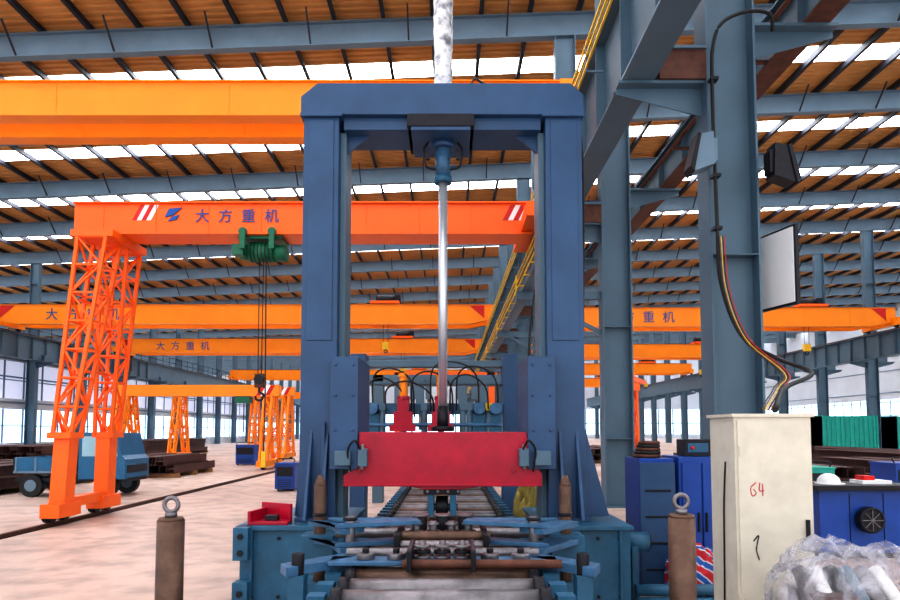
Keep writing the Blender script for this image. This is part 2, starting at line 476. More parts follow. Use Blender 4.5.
def small_gantry(X0, X1, Y, h):
    o = B('gantry_crane')
    o.box(X0-.4, X1+.4, Y-.25, Y+.25, h-.5, h, ORANGE)
    stripes(o, X1-.6, Y-.25, h-.48, h-.02, 3, .2)
    for X in (X0, X1):
        for s in (-1, 1):
            lattice(o, (X, Y+s*1.0, .35), (X, Y+s*.3, h-.5), .3, .35, 5, .08, .05, ORANGE)
        o.box(X-.2, X+.2, Y-1.4, Y+1.4, .12, .38, ORANGE)
        for yy in (-1, 1): o.cyl((X-.08, Y+yy, .15), (X+.08, Y+yy, .15), .15, DARK)
    o.box(X1-1.5, X1-.9, Y-.3, Y+.3, h-.8, h-.52, GREEN)
    o.cyl((X1-1.2, Y, h-.8), (X1-1.2, Y, 1.6), .02, DARK, 6)
    o.done()
small_gantry(-14.4, -8.0, 29, 3.7)
small_gantry(-15.8, -9.5, 38, 4.2)
small_gantry(-15.0, -8.5, 50, 4.6)

o = B('floor_rail')
for X in (-7.05,):
    o.box(X-.06, X+.06, 2, 120, 0, .02, DARK); o.box(X-.035, X+.035, 2, 120, .02, .07, RUST)
    o.box(X-.30, X-.16, 2, 120, 0, .006, RUST)
o.done()

# ------------------------------------------------------------------ portal machine
o = B('portal_press_frame', .008)
Y0, Y1 = 6.5, 7.1
for (a, b_) in ((-1.98, -1.0), (.88, 1.7)):
    o.box(a, b_, 6.2, 7.6, .05, .76, BLUE2)
    o.box(a-.03, b_+.03, 6.15, 7.65, 0, .05, BLUE2)
    o.box(a-.03, b_+.02, 6.15, 7.65, .76, .80, BLUE2)
    w = b_-a
    for k in range(4):
        xx = a+w*(k+.5)/4
        if k in (0, 3): o.box(xx-.01, xx+.01, 6.14, 6.2, .05, .76, BLUE2)
        o.bolt(xx, 6.2, .68); o.bolt(xx, 6.2, .14)
o.box(-2.0, -1.86, 6.05, 6.2, .5, .8, BLUE2); o.box(-2.0, -1.86, 6.05, 6.2, .1, .3, BLUE2)
o.bolt(-1.93, 6.05, .72, .03); o.bolt(-1.93, 6.05, .57, .03); o.bolt(-1.93, 6.05, .2, .03)
for s in (-1, 1):
    if s < 0: xo, xi = -1.50, -1.14
    else: xo, xi = 1.35, .98
    a, b_ = min(xo, xi), max(xo, xi)
    o.box(a, b_, Y0, Y1, .8, 4.93, BLUE)
    if s < 0: o.box(xi, xi+.06, Y0+.12, Y1-.12, .8, 4.8, COLB)
    else: o.box(xi-.06, xi, Y0+.12, Y1-.12, .8, 4.8, COLB)
    o.box(a+.05, b_-.05, Y0-.012, Y0, 2.6, 4.88, BLUE)
    o.box(a-.03, b_+.03, Y0-.05, Y1+.05, .8, .84, BLUE)
    if s < 0: h0, h1 = -1.17, -.90
    else: h0, h1 = .76, 1.03
    o.box(h0, h1, Y0-.16, Y1+.16, 1.32, 2.42, BLUE)
    for z in (1.4, 1.7, 2.04, 2.34):
        for xx in (h0+.05, h1-.05): o.bolt(xx, Y0-.16, z, .015, BLUE)
    if s < 0:
        o.prism([(a, .84), (a-.05, .84), (a, 1.55)], 'y', Y0+.05, Y0+.08, BLUE)
        o.prism([(Y0, .84), (Y0-.28, .84), (Y0, 1.7)], 'x', a+.1, a+.13, BLUE)
        o.prism([(Y0, .84), (Y0-.28, .84), (Y0, 1.7)], 'x', b_-.1, b_-.07, BLUE)
        o.box(a+.22, a+.26, Y0-.05, Y0, .84, 1.78, BLUE)
    else:
        o.prism([(b_, .84), (b_+.24, .84), (b_, 1.75)], 'y', Y0+.05, Y0+.08, BLUE)
        o.prism([(b_, .84), (b_+.24, .84), (b_, 1.75)], 'y', Y1-.08, Y1-.05, BLUE)
        o.prism([(Y0, .84), (Y0-.28, .84), (Y0, 1.7)], 'x', a+.1, a+.13, BLUE)
        o.prism([(Y0, .84), (Y0-.28, .84), (Y0, 1.7)], 'x', b_-.1, b_-.07, BLUE)
    o.box(h0+.06, h1-.06, Y0-.24, Y0-.16, 1.36, 1.5, COLB)
o.prism([(-1.53, 4.93), (1.37, 4.93), (1.37, 5.14), (1.24, 5.26), (-1.36, 5.26), (-1.53, 5.12)], 'y', Y0-.02, Y1+.02, BLUE)
o.box(-1.53, -1.10, Y0-.05, Y1+.05, 4.9, 4.94, BLUE); o.box(.94, 1.37, Y0-.05, Y1+.05, 4.9, 4.94, BLUE)
o.box(-1.1, .94, Y0+.05, Y1-.05, 4.8, 4.93, BLUE)
o.box(-.44, .25, Y0-.04, Y1+.06, 4.80, 4.93, DARK)
o.box(-.40, .21, Y0-.03, Y1+.05, 4.76, 4.80, BLUE)
o.prism([(-1.1, 4.93), (-1.1, 4.6), (-.85, 4.8), (-.85, 4.93)], 'y', Y0+.2, Y0+.24, BLUE)
o.prism([(.94, 4.93), (.94, 4.6), (.7, 4.8), (.7, 4.93)], 'y', Y0+.2, Y0+.24, BLUE)
o.tube([(-1.1, Y0+.3, 5.27), (.3, Y0+.3, 5.3), (1.2, Y0+.3, 5.29)], .015, DARK, 6)
o.tube([(.2, Y0+.2, 5.27), (.26, Y0+.2, 5.42), (.4, Y0+.2, 5.36), (.7, Y0+.2, 5.32), (1.1, Y0+.2, 5.36), (1.3, Y0+.3, 5.2), (1.42, Y0+.3, 4.6), (1.4, Y0+.3, 2.6)], .014, BLACK, 6)
o.done()

cx, cy = -.075, 6.8
o = B('hydraulic_press_cylinder', 0)
o.cyl((cx, cy, 4.38), (cx, cy, 4.76), .08, ARMB, 24)
o.cyl((cx, cy, 4.33), (cx, cy, 4.40), .095, BLUE2, 24)
o.cyl((cx, cy, 4.70), (cx, cy, 4.76), .13, BLUE, 24)
o.cyl((cx, cy, 1.95), (cx, cy, 4.34), .047, CHROME, 24)
o.cyl((cx, cy, 1.69), (cx, cy, 1.95), .06, DARK, 20)
o.cyl((cx, cy, 1.69), (cx, cy, 1.74), .12, DARK, 20)
for s in (-1, 1):
    o.tube([(cx+s*.08, cy-.05, 4.46), (cx+s*.18, cy-.1, 4.48), (cx+s*.2, cy-.1, 4.65), (cx+s*.16, cy-.05, 4.75)], .012, BLACK, 8)
    o.box(cx+s*.16-.02, cx+s*.16+.02, cy-.12, cy-.07, 4.55, 4.63, DARK)
o.done()
o = B('plastic_wrapped_cylinder_barrel')
rings = []
for i in range(60):
    z = 5.262+i*.035
    ring = []
    for k in range(28):
        t = 2*math.pi*k/28
        r = .10+.010*noise.noise(Vector((math.cos(t)*1.5, math.sin(t)*1.5, z*4)))+.003*math.sin(z*40+2*t)
        ring.append(o.bm.verts.new((cx+r*math.cos(t), cy+r*math.sin(t), z)))
    rings.append(ring)
for A, C in zip(rings, rings[1:]):
    for i in range(28):
        j = (i+1) % 28; o.face([A[i], A[j], C[j], C[i]], WRAP, True)
o.face(rings[-1], WRAP); o.face(rings[0][::-1], WRAP)
o.done()

o = B('press_crosshead_beam', .006)
poly = [(-.89, 1.68), (.75, 1.68), (.76, 1.62), (.78, 1.42), (.90, 1.27), (.90, 1.15), (.3, 1.15), (.1, 1.12), (-.25, 1.12), (-.4, 1.15), (-1.04, 1.15), (-1.04, 1.26), (-.93, 1.32), (-.9, 1.45)]
o.prism(poly, 'y', 6.38, 6.43, RED)
o.prism(poly, 'y', 6.75, 6.8, RED)
o.box(-.88, .74, 6.43, 6.75, 1.60, 1.67, RED)
o.box(-.95, .8, 6.43, 6.75, 1.16, 1.22, RED)
o.box(-1.0, .86, 6.34, 6.38, 1.155, 1.175, RED)
for xx in (-.88, .62): o.bolt(xx, 6.38, 1.3, .022, RED)
o.box(-.26, .10, 6.4, 6.8, 1.07, 1.14, DARK)
o.box(-.22, -.16, 6.42, 6.78, .86, 1.07, BLUE2); o.box(0, .06, 6.42, 6.78, .86, 1.07, BLUE2)
o.cyl((-.24, 6.6, .93), (.08, 6.6, .93), .035, STEEL, 16)
o.cyl((-.14, 6.6, .93), (-.02, 6.6, .93), .11, DARK, 24)
for k in range(4): o.bolt(-.22+.1*k, 6.4, 1.1, .015, STEEL)
for s, x in ((-1, -.86), (1, .70)):
    o.box(x-.03, x+.06, 6.28, 6.38, 1.35, 1.52, COLB)
    o.cyl((x+.015, 6.3, 1.32), (x+.015, 6.3, 1.56), .02, STEEL, 10)
    o.tube([(x, 6.3, 1.5), (x+s*.05, 6.22, 1.6), (x+s*.12, 6.25, 1.5), (x+s*.1, 6.3, 1.3)], .012, BLACK, 6)
o.done()

# ------------------------------------------------------------------ rear machine
o = B('hydraulic_straightening_unit', .004)
yb = 10.2
for X in (-1.45, .95):
    o.box(X-.12, X+.12, yb, yb+.4, 0, 2.9, BLUE)
o.box(-1.45, .95, yb+.05, yb+.35, 2.70, 2.80, COLB)
o.box(-1.45, .95, yb+.05, yb+.35, 2.42, 2.47, COLB)
o.box(-1.35, .85, yb, yb+.3, 1.95, 2.12, ARMB)
o.box(-1.35, .85, yb-.05, yb+.35, 1.3, 1.62, BLUE)
for X in (-.72, -.14):
    o.box(X-.14, X+.14, yb-.3, yb, 1.72, 1.98, RED)
    o.box(X-.09, X+.09, yb-.24, yb-.06, 1.98, 2.16, RED)
    o.cyl((X, yb-.15, 2.16), (X, yb-.15, 2.22), .1, RED, 18)
    o.cyl((X, yb-.15, 2.22), (X, yb-.15, 2.52), .065, ORANGE, 16)
    o.cyl((X, yb-.15, 2.52), (X, yb-.15, 2.58), .08, ORANGE, 16)
    o.cyl((X, yb-.15, 1.3), (X, yb-.15, 1.72), .05, STEEL, 14)
    o.box(X-.2, X+.2, yb-.35, yb-.3, 1.68, 1.78, RED)
for i, (a, c, h) in enumerate(((-1.3, -.75, 2.5), (-1.2, -.6, 2.65), (-.6, .0, 2.6), (-.3, .4, 2.75), (.0, .55, 2.55), (.1, .7, 2.68), (-1.0, -.3, 2.45))):
    o.tube([(a, yb-.1, 2.0), (a+.03, yb-.2, h-.12), ((a+c)/2, yb-.22, h), (c, yb-.2, h-.2), (c+.05, yb-.1, 1.9)], .014, BLACK, 6)
for X in (-1.2, .45, .7):
    o.cyl((X, yb-.25, 2.03), (X, yb, 2.03), .09, ARMB, 18)
    o.box(X-.1, X+.1, yb-.12, yb+.1, 1.6, 1.95, BLUE2)
for X in (-1.05, -.4, .3, .6, .2):
    o.cyl((X, yb-.08, 1.62), (X, yb-.08, 2.0), .05, COLB, 14)
    o.box(X-.05, X+.05, yb-.14, yb-.05, 2.0, 2.12, YEL if X > .5 else COLB)
o.cyl((-1.3, yb-.12, 1.78), (.8, yb-.12, 1.78), .03, ARMB, 12)
o.done()
for (Y, h, c) in ((15.5, 3.0, COLB), (21.5, 3.6, ORANGE2)):
    o = B('welding_portal_frame')
    for X in (-1.7, 1.35): o.box(X-.12, X+.12, Y-.2, Y+.2, 0, h, c)
    o.box(-1.9, 1.55, Y-.2, Y+.2, h-.25, h, c)
    for k in range(5):
        X = -1.2+.5*k
        o.box(X-.1, X+.1, Y-.35, Y-.2, h-.9, h-.1, COLB)
        o.cyl((X, Y-.28, h-1.3), (X, Y-.28, h-.9), .04, STEEL, 10)
    o.done()

# ------------------------------------------------------------------ roller conveyor
o = B('roller_conveyor', 0)
for X in (-.72, .62):
    o.box(X-.04, X+.04, 3.3, 18, .5, .72, BLUE2)
    yy = 3.5
    while yy < 18:
        o.box(X-.05, X+.05, yy-.05, yy+.05, 0, .5, BLUE2); yy += 1.5
yy = 3.4; k = 0
while yy < 18:
    o.cyl((-.6, yy, .745), (.5, yy, .745), .07, STEEL if k % 3 else RUST2, 20)
    for a, c in ((-.66, -.6), (.5, .56)): o.cyl((a, yy, .745), (c, yy, .745), .08, DARK, 16)
    o.cyl((-.72, yy, .745), (.62, yy, .745), .025, STEEL, 10)
    for X in (-.74, .64): o.box(X-.05, X+.05, yy-.05, yy+.05, .70, .79, BLUE2)
    yy += .27; k += 1
o.done()

o = B('beam_centering_clamp', .004)
Y = 5.35
o.box(-1.25, 1.13, Y-.1, Y+.2, .30, .48, BLUE2)
for X in (-1.15, 1.03): o.box(X-.08, X+.08, Y-.05, Y+.15, 0, .30, BLUE2)
for s in (-1, 1):
    c = -.06
    X = c+s*1.0
    o.cyl((X, Y, .48), (X, Y, 1.25), .05, RUST2, 20)
    o.cyl((X, Y, 1.25), (X, Y, 1.33), .05, RUST2, 20, .02)
    o.cyl((X, Y, .62), (X, Y, .68), .085, STEEL, 20)
    o.cyl((X, Y, 1.0), (X, Y, 1.03), .058, DARK, 20)
    for z in (.83, .97):
        o.prism([(X-.08, Y-.08), (X+.08, Y-.14), (X-s*.26, Y-.56), (X-s*.42, Y-.42)], 'z', z-.035, z+.01, ARMB)
        o.prism([(X-s*.22, Y-.56), (X-s*.38, Y-.36), (c+s*.2, Y-.2), (c+s*.16, Y-.36)], 'z', z+.012, z+.045, ARMB)
    o.cyl((X-s*.32, Y-.47, .74), (X-s*.32, Y-.47, 1.06), .035, STEEL, 16)
    o.cyl((X-s*.32, Y-.47, 1.03), (X-s*.32, Y-.47, 1.055), .06, DARK, 6)
    o.box(X-.13, X+.13, Y-.12, Y+.12, .68, .86, BLUE2)
    o.cyl((c+s*.24, Y-.1, .88), (c+s*.85, Y-.1, .88), .04, STEEL, 16)
    o.cyl((c+s*.24, Y+.1, .95), (c+s*.95, Y+.1, .95), .025, ARMB, 12)
c = -.06
o.box(c-.26, c+.26, Y-.35, Y+.1, .84, .87, DARK)
for dx in (-.2, -.07, .07, .2):
    o.cyl((c+dx, Y-.28, .87), (c+dx, Y-.28, 1.0), .03, STEEL, 14)
    o.cyl((c+dx, Y-.28, .90), (c+dx, Y-.28, .93), .062, DARK, 10)
    o.cyl((c+dx, Y-.28, .97), (c+dx, Y-.28, .985), .05, STEEL, 12)
for dx in (-.18, 0, .18):
    o.cyl((c+dx, Y-.02, .87), (c+dx, Y-.02, 1.0), .055, DARK, 16)
    o.cyl((c+dx, Y-.02, 1.0), (c+dx, Y-.02, 1.02), .07, STEEL, 16)
o.cyl((c-.36, Y-.42, .9), (c+.36, Y-.42, .9), .045, RUST2, 16)
o.cyl((c-.3, Y-.6, .87), (c+.3, Y-.6, .87), .035, STEEL, 16)
o.box(c-.34, c-.3, Y-.65, Y-.05, .82, .95, DARK); o.box(c+.3, c+.34, Y-.65, Y-.05, .82, .95, DARK)
o.done()
o = B('clamp_drive_carriage', .004)
Y = 4.3
o.box(-.78, .7, Y-.10, Y+.10, .835, .86, ARMB)
for dx in (-.18, -.05, .08):
    o.cyl((dx, Y, .86), (dx, Y, .98), .022, STEEL, 14)
    for k in range(3): o.cyl((dx, Y, .865+.035*k), (dx, Y, .885+.035*k), .056, DARK if k % 2 else STEEL, 18)
for dx in (-.55, -.35, .26, .46):
    o.cyl((dx, Y, .86), (dx, Y, .90), .06, STEEL, 16); o.cyl((dx, Y, .90), (dx, Y, .93), .025, DARK, 6)
o.cyl((-.7, Y+.16, .87), (.6, Y+.16, .87), .035, STEEL, 16)
o.cyl((-.3, Y-.16, .86), (.7, Y-.16, .86), .028, RUST, 16)
o.box(-.27, -.24, Y-.22, Y+.25, .82, .95, DARK); o.box(.13, .16, Y-.22, Y+.25, .82, .95, DARK)
for s, X in ((-1, -.95), (1, .83)):
    o.prism([(X+s*.05, Y-.28), (X+s*.12, Y-.14), (X-s*.32, Y+.3), (X-s*.38, Y+.16)], 'z', .8, .86, ARMB)
    o.cyl((X, Y-.18, .78), (X, Y-.18, .93), .04, DARK, 14)
    o.box(X-.05, X+.05, Y-.24, Y-.12, 0, .8, BLUE2)
o.done()

for (X, Y, h) in ((-1.70, 4.0, 1.17), (1.41, 4.0, 1.19)):
    o = B('guide_post_with_lifting_eye')
    o.cyl((X, Y, 0), (X, Y, .03), .16, RUST, 24)
    o.cyl((X, Y, .03), (X, Y, h-.02), .080, RUST2, 28)
    o.cyl((X, Y, h-.02), (X, Y, h), .080, RUST2, 28, .068)
    o.cyl((X, Y, h), (X, Y, h+.03), .035, STEEL, 16)
    o.torus((X, Y, h+.075), .042, .014, STEEL)
    o.done()
o = B('floor_pipe')
for k, z in enumerate((.056, .17)):
    o.cyl((1.78, 6.3+.03*k, z), (2.85, 6.3+.03*k, z), .055, BLUE2, 18)
    o.cyl((2.85, 6.3+.03*k, z), (2.88, 6.3+.03*k, z), .08 if k else .055, DARK, 18)
o.done()
o = B('horizontal_adjusting_cylinder')
o.cyl((1.74, 6.6, .58), (1.98, 6.6, .58), .1, BLUE2, 24); o.cyl((1.98, 6.6, .58), (2.0, 6.6, .58), .075, DARK, 20)
o.box(1.8, 1.86, 6.5, 6.7, 0, .55, BLUE2)
o.done()
o = B('red_metal_tray', .004)
o.prism([(-1.92, 6.22), (-1.54, 6.22), (-1.54, 6.42), (-1.85, 6.6)], 'z', .802, .83, RED)
o.prism([(-1.92, 6.22), (-1.89, 6.22), (-1.82, 6.6), (-1.85, 6.6)], 'z', .83, .93, RED)
o.prism([(-1.89, 6.58), (-1.85, 6.6), (-1.54, 6.42), (-1.56, 6.4)], 'z', .83, .98, RED)
o.box(-1.78, -1.66, 6.3, 6.4, .83, .88, DARK)
o.done()

# ------------------------------------------------------------------ column fittings
o = B('power_cable_bundle')
yc = 8.3
o.tube([(4.30, 8.36, 7.0), (4.24, 8.3, 7.2), (3.95, yc, 7.24), (3.62, yc, 7.1), (3.48, yc, 6.8), (3.45, yc, 6.2), (3.47, yc, 4.4), (3.5, yc, 3.6), (3.7, yc-.1, 2.9), (3.9, yc-.6, 2.55), (3.8, yc-1.5, 2.3), (3.2, 6.2, 2.1), (2.6, 5.2, 1.86)], .024, BLACK)
for k, m in enumerate((BLACK, RUST2, YEL, BLACK, SRED)):
    dx = .022*k
    o.tube([(3.46+dx, yc-.03, 4.2), (3.5+dx, yc-.05, 3.5), (3.66+dx, yc-.2, 2.85), (3.72+dx, yc-1, 2.35), (3.2+dx, 6.4, 2.12), (2.48+dx, 5.2, 1.86)], .006, m, 6)
for z in (6.3, 5.0, 4.3): o.box(3.43, 3.53, yc-.03, yc+.09, z, z+.04, DARK)
o.done()
def flood(x, y, z, m, s):
    o = B('floodlight', .004)
    o.prism([(x-s*.04, z+.22), (x+s*.14, z+.26), (x+s*.16, z-.16), (x-s*.1, z-.26), (x-s*.16, z-.2)], 'y', y-.13, y+.1, m)
    o.prism([(x-s*.17, z-.2), (x-s*.12, z-.28), (x-s*.02, z+.22), (x-s*.06, z+.24)], 'y', y-.15, y+.12, DARK)
    o.box(x-.03, x+.03, y+.1, 8.4, z-.03, z+.03, DARK)
    for k in range(4): o.box(x+s*.14, x+s*.2, y-.1+.05*k, y-.085+.05*k, z-.12, z+.18, m)
    o.done()
flood(3.22, 8.2, 5.25, STEELB, 1)
flood(4.28, 8.2, 5.1, DARK, -1)

o = B('white_display_board')
Z0, Z1 = 3.3, 4.33
c1 = Vector((4.24, 8.85, 0)); c2 = Vector((4.42, 8.15, 0))
d = (c2-c1).normalized(); nn = Vector((d.y, -d.x, 0))
def bp(u, z, off):
    p = c1+d*u+nn*off; return (p.x, p.y, z)
L = (c2-c1).length
o.beam(bp(0, (Z0+Z1)/2, 0), bp(L, (Z0+Z1)/2, 0), .05, Z1-Z0, DARK)
o.beam(bp(.03, (Z0+Z1)/2, -.03), bp(L-.03, (Z0+Z1)/2, -.03), .02, Z1-Z0-.06, WHITE)
o.beam(bp(.03, (Z0+Z1)/2, .03), bp(L-.03, (Z0+Z1)/2, .03), .02, Z1-Z0-.06, WHITE)
o.beam((4.09, 8.72, Z1-.1), bp(.1, Z1-.1, 0), .03, .03, DARK); o.beam((4.09, 8.72, Z0+.1), bp(.1, Z0+.1, 0), .03, .03, DARK)
o.done()

o = B('electrical_cabinet', .008)
o.box(2.18, 2.77, 5.0, 5.46, 0.06, 1.80, CREAM)
o.box(2.20, 2.75, 5.02, 5.44, 0, .06, DARK)
o.box(2.16, 2.79, 4.98, 5.48, 1.80, 1.825, CREAM)
o.box(2.20, 2.75, 4.985, 5.0, .1, 1.77, CREAM)
o.box(2.70, 2.725, 4.965, 4.985, .85, 1.02, DARK)
for z in (.4, 1.5): o.box(2.205, 2.225, 4.97, 4.985, z, z+.08, CREAM)
o.tube([(2.33, 4.983, 1.3), (2.29, 4.983, 1.26), (2.30, 4.983, 1.2), (2.33, 4.983, 1.22), (2.31, 4.983, 1.25)], .004, SCRIB, 4)
o.tube([(2.36, 4.983, 1.3), (2.355, 4.983, 1.24), (2.39, 4.983, 1.24)], .004, SCRIB, 4)
o.tube([(2.38, 4.983, 1.29), (2.38, 4.983, 1.2)], .004, SCRIB, 4)
o.tube([(2.3, 4.983, .86), (2.34, 4.983, .9), (2.32, 4.983, .8), (2.34, 4.983, .72)], .005, BLACK, 4)
o.tube([(2.6, 4.983, .68), (2.66, 4.983, .66), (2.62, 4.983, .62), (2.65, 4.983, .58)], .004, SCRIB, 4)
o.tube([(2.175, 5.16, 1.45), (2.172, 5.2, 1.1), (2.172, 5.22, .6), (2.172, 5.24, .2)], .007, DARK, 6)
o.done()

o = B('blue_tool_cabinet', .006)
o.box(1.98, 2.35, 6.85, 7.4, .05, 1.40, ROYAL)
o.box(1.98, 2.35, 6.82, 6.85, .1, 1.36, BLUE)
o.box(2.38, 2.84, 6.8, 7.35, .05, 1.42, ROYAL)
for a, c in ((2.41, 2.6), (2.62, 2.81)):
    o.box(a, c, 6.78, 6.8, .12, 1.36, ROYAL)
    o.box(c-.04 if a < 2.5 else a+.02, c-.02 if a < 2.5 else a+.04, 6.755, 6.78, .65, .85, DARK)
for k in range(4): o.box(2.03, 2.3, 6.805, 6.82, .25+.27*k, .27+.27*k, DARK)
for X in (2.0, 2.32, 2.4, 2.8): o.box(X-.02, X+.02, 6.86, 6.92, 0, .05, DARK)
o.done()
o = B('cable_coil')
for k in range(5): o.torus((2.14+.006*k, 7.1, 1.421+.035*k), .13-.008*k, .02, BLACK if k % 2 else RUST, 'z')
o.done()
o = B('control_box', .006)
o.box(2.5, 2.78, 6.95, 7.2, 1.421, 1.60, DARK)
o.box(2.53, 2.75, 6.94, 6.95, 1.46, 1.56, BLUE2)
o.cyl((2.58, 6.95, 1.51), (2.58, 6.92, 1.51), .018, SRED, 12)
o.done()
def heap(name, cx, cy, rx, ry, h, m, seed, n=36, amp=.25, sq=1.0, zb=.002, hf=.5):
    o = B(name)
    rows = []
    for i in range(n+1):
        ph = (math.pi/2)*i/n
        ring = []
        for k in range(n*2):
            t = 2*math.pi*k/(n*2)
            cr = math.cos(ph)**sq
            dx = Vector((math.cos(t)*cr, math.sin(t)*cr, math.sin(ph)))
            f = 1+amp*noise.noise(dx*2.2+Vector((seed, 0, 0)))+amp*hf*(.5-abs(noise.noise(dx*5+Vector((seed, 3, 0))))*2)
            sx = math.copysign(abs(math.cos(t))**.6, math.cos(t)); sy = math.copysign(abs(math.sin(t))**.6, math.sin(t))
            ring.append(o.bm.verts.new((cx+rx*sx*cr*f, cy+ry*sy*cr*f, zb+h*(math.sin(ph)**.7)*(f if i else 1))))
        rows.append(ring)
    for A, C in zip(rows, rows[1:]):
        for i in range(n*2):
            j = (i+1) % (n*2); o.face([A[i], A[j], C[j], C[i]], m, True)
    bmesh.ops.remove_doubles(o.bm, verts=o.bm.verts, dist=.0005)
    return o
heap('folded_tarpaulin', 2.42, 6.55, .28, .14, .52, TARP, 3, sq=.7, amp=.2).done()

PL = bpy.data.materials.new('clear_plastic_film'); PL.use_nodes = True
nt = PL.node_tree; pb = nt.nodes['Principled BSDF']
pb.inputs['Base Color'].default_value = (.55, .55, .62, 1); pb.inputs['Roughness'].default_value = .14
tcn = nt.nodes.new('ShaderNodeTexCoord'); nn_ = nt.nodes.new('ShaderNodeTexNoise'); nn_.inputs['Scale'].default_value = 4
nn_.inputs['Detail'].default_value = 3; nn_.inputs['Distortion'].default_value = 2.0
nt.links.new(tcn.outputs['Object'], nn_.inputs['Vector'])
rp = nt.nodes.new('ShaderNodeValToRGB'); rp.color_ramp.elements[0].position = .42; rp.color_ramp.elements[1].position = .7
rp.color_ramp.elements[0].color = (.13, .13, .13, 1); rp.color_ramp.elements[1].color = (.6, .6, .6, 1)
nt.links.new(nn_.outputs['Fac'], rp.inputs['Fac']); nt.links.new(rp.outputs['Color'], pb.inputs['Alpha'])
bb = nt.nodes.new('ShaderNodeBump'); bb.inputs['Strength'].default_value = .7; bb.inputs['Distance'].default_value = .05
nt.links.new(nn_.outputs['Fac'], bb.inputs['Height']); nt.links.new(bb.outputs['Normal'], pb.inputs['Normal'])
o = heap('plastic_wrapped_pallet_load', 2.56, 4.25, .50, .34, .80, PL, 9, 48, .14, .5, .13, .6)
for k in range(5): o.box(2.1+.2*k, 2.22+.2*k, 3.9, 4.6, .1, .13, WOOD)
for yy in (3.92, 4.22, 4.5): o.box(2.1, 3.02, yy, yy+.08, 0, .1, WOOD)
o.box(2.22, 2.9, 4.02, 4.48, .13, .55, COLB)
o.box(2.25, 2.5, 4.05, 4.4, .55, .68, SCRAP)
for k in range(6): o.cyl((2.25+.11*k, 4.08, .58), (2.3+.1*k, 4.35, .78), .045, (STEEL, WHITE, DARK, COLB, STEEL, WHITE)[k], 14)
o.done()

o = B('blue_workbench', .006)
o.box(4.9, 6.15, 8.7, 9.3, .08, .90, ROYAL)
o.box(4.82, 6.2, 8.6, 9.4, .90, .97, DARK)
for X in (5.3, 5.75): o.box(X-.005, X+.005, 8.69, 8.7, .12, .86, DARK)
o.box(4.92, 6.13, 8.75, 9.25, 0, .08, DARK)
o.cyl((5.52, 8.69, .52), (5.52, 8.58, .52), .17, DARK, 24); o.torus((5.52, 8.58, .52), .15, .02, DARK)
for k in range(4): o.beam((5.52-.14*math.cos(k*.785), 8.57, .52-.14*math.sin(k*.785)), (5.52+.14*math.cos(k*.785), 8.57, .52+.14*math.sin(k*.785)), .012, .012, STEEL)
o.done()
o = B('hard_hat')
rows = []
for i in range(8):
    ph = math.pi/2*i/8; rows.append([o.bm.verts.new((5.15+.14*math.cos(ph)*math.cos(t*math.pi/10), 8.9+.16*math.cos(ph)*math.sin(t*math.pi/10), .985+.13*math.sin(ph))) for t in range(20)])
for A, C in zip(rows, rows[1:]):
    for i in range(20): o.face([A[i], A[(i+1) % 20], C[(i+1) % 20], C[i]], WHITE, True)
o.face(rows[-1], WHITE); o.cyl((5.15, 8.87, .97), (5.15, 8.87, .985), .18, WHITE, 24); o.done()
o = B('parts_box', .004); o.box(5.55, 5.95, 8.8, 9.1, .97, 1.02, WHITE); o.box(5.6, 5.75, 8.85, 9.05, 1.02, 1.08, SRED); o.done()

# ------------------------------------------------------------------ stock and vehicles
def stack(X, Y, n, rows, L, m=SCRAP, s=.3):
    o = B('steel_beam_stack')
    for yy in (Y+.4, Y+L/2, Y+L-.4): o.box(X-.1, X+n*(s+.06), yy-.08, yy+.08, 0, .15, WOOD)
    for r in range(rows):
        for k in range(n-(r % 2)):
            x = X+s/2+k*(s+.05)+(r % 2)*s/2; dy = random.uniform(-.3, .3); z = .15+r*s+s/2
            o.ibeam((x, Y+dy, z), (x, Y+L+dy, z), s, s, .02, .014, m, (1, 0, 0) if (k+r) % 3 == 0 else (0, 0, 1))
    o.done()
stack(-14.8, 15.5, 9, 2, 6); stack(-12.2, 23, 7, 2, 4); stack(-19, 26, 8, 3, 9); stack(-22, 40, 10, 3, 10)
stack(-6.2, 33, 5, 2, 9); stack(-5.5, 46, 6, 3, 9); stack(-26, 40, 8, 2, 12); stack(-21, 16, 8, 2, 8)
stack(8.5, 16.5, 7, 2, 8); stack(13, 15, 8, 2, 8); stack(12.4, 27, 8, 3, 9); stack(18, 24, 8, 2, 9); stack(20, 30, 8, 2, 9); stack(7, 33, 7, 2, 9)

def crate(name, X, Y, w, d, h, m, m2=DARK):
    o = B(name, .005)
    o.box(X-w/2, X+w/2, Y, Y+d, .06, h, m); o.box(X-w/2-.02, X+w/2+.02, Y-.02, Y+d+.02, h, h+.03, m)
    o.box(X-w/2+.05, X+w/2-.05, Y-.015, Y, h*.55, h*.9, m2)
    for k in range(4): o.box(X-w/2+.08, X+w/2-.08, Y-.012, Y, .12+.06*k, .14+.06*k, m2)
    for sx in (-1, 1):
        for yy in (Y+.1, Y+d-.1): o.cyl((X+sx*(w/2-.08)-.02, yy, .06), (X+sx*(w/2-.08)+.02, yy, .06), .06, BLACK, 14)
    o.tube([(X-w/2+.05, Y+.1, h+.03), (X-w/2+.05, Y+.1, h+.14), (X+w/2-.05, Y+.1, h+.14), (X+w/2-.05, Y+.1, h+.03)], .015, DARK, 6, 3)
    o.done()
crate('welding_machine', -4.6, 18.2, .55, .8, .75, ROYAL)
crate('welding_machine', -9.9, 31.5, .9, 1, .95, ROYAL)
crate('welding_machine', -6.0, 28, .6, .8, .8, ROYAL)
crate('welding_machine', 7.6, 13.5, .7, .8, .9, TEAL)
crate('welding_machine', 9.4, 13.2, .8, .8, 1.0, ROYAL)
crate('welding_machine', 11.0, 25.5, .9, .9, 1.0, ROYAL)

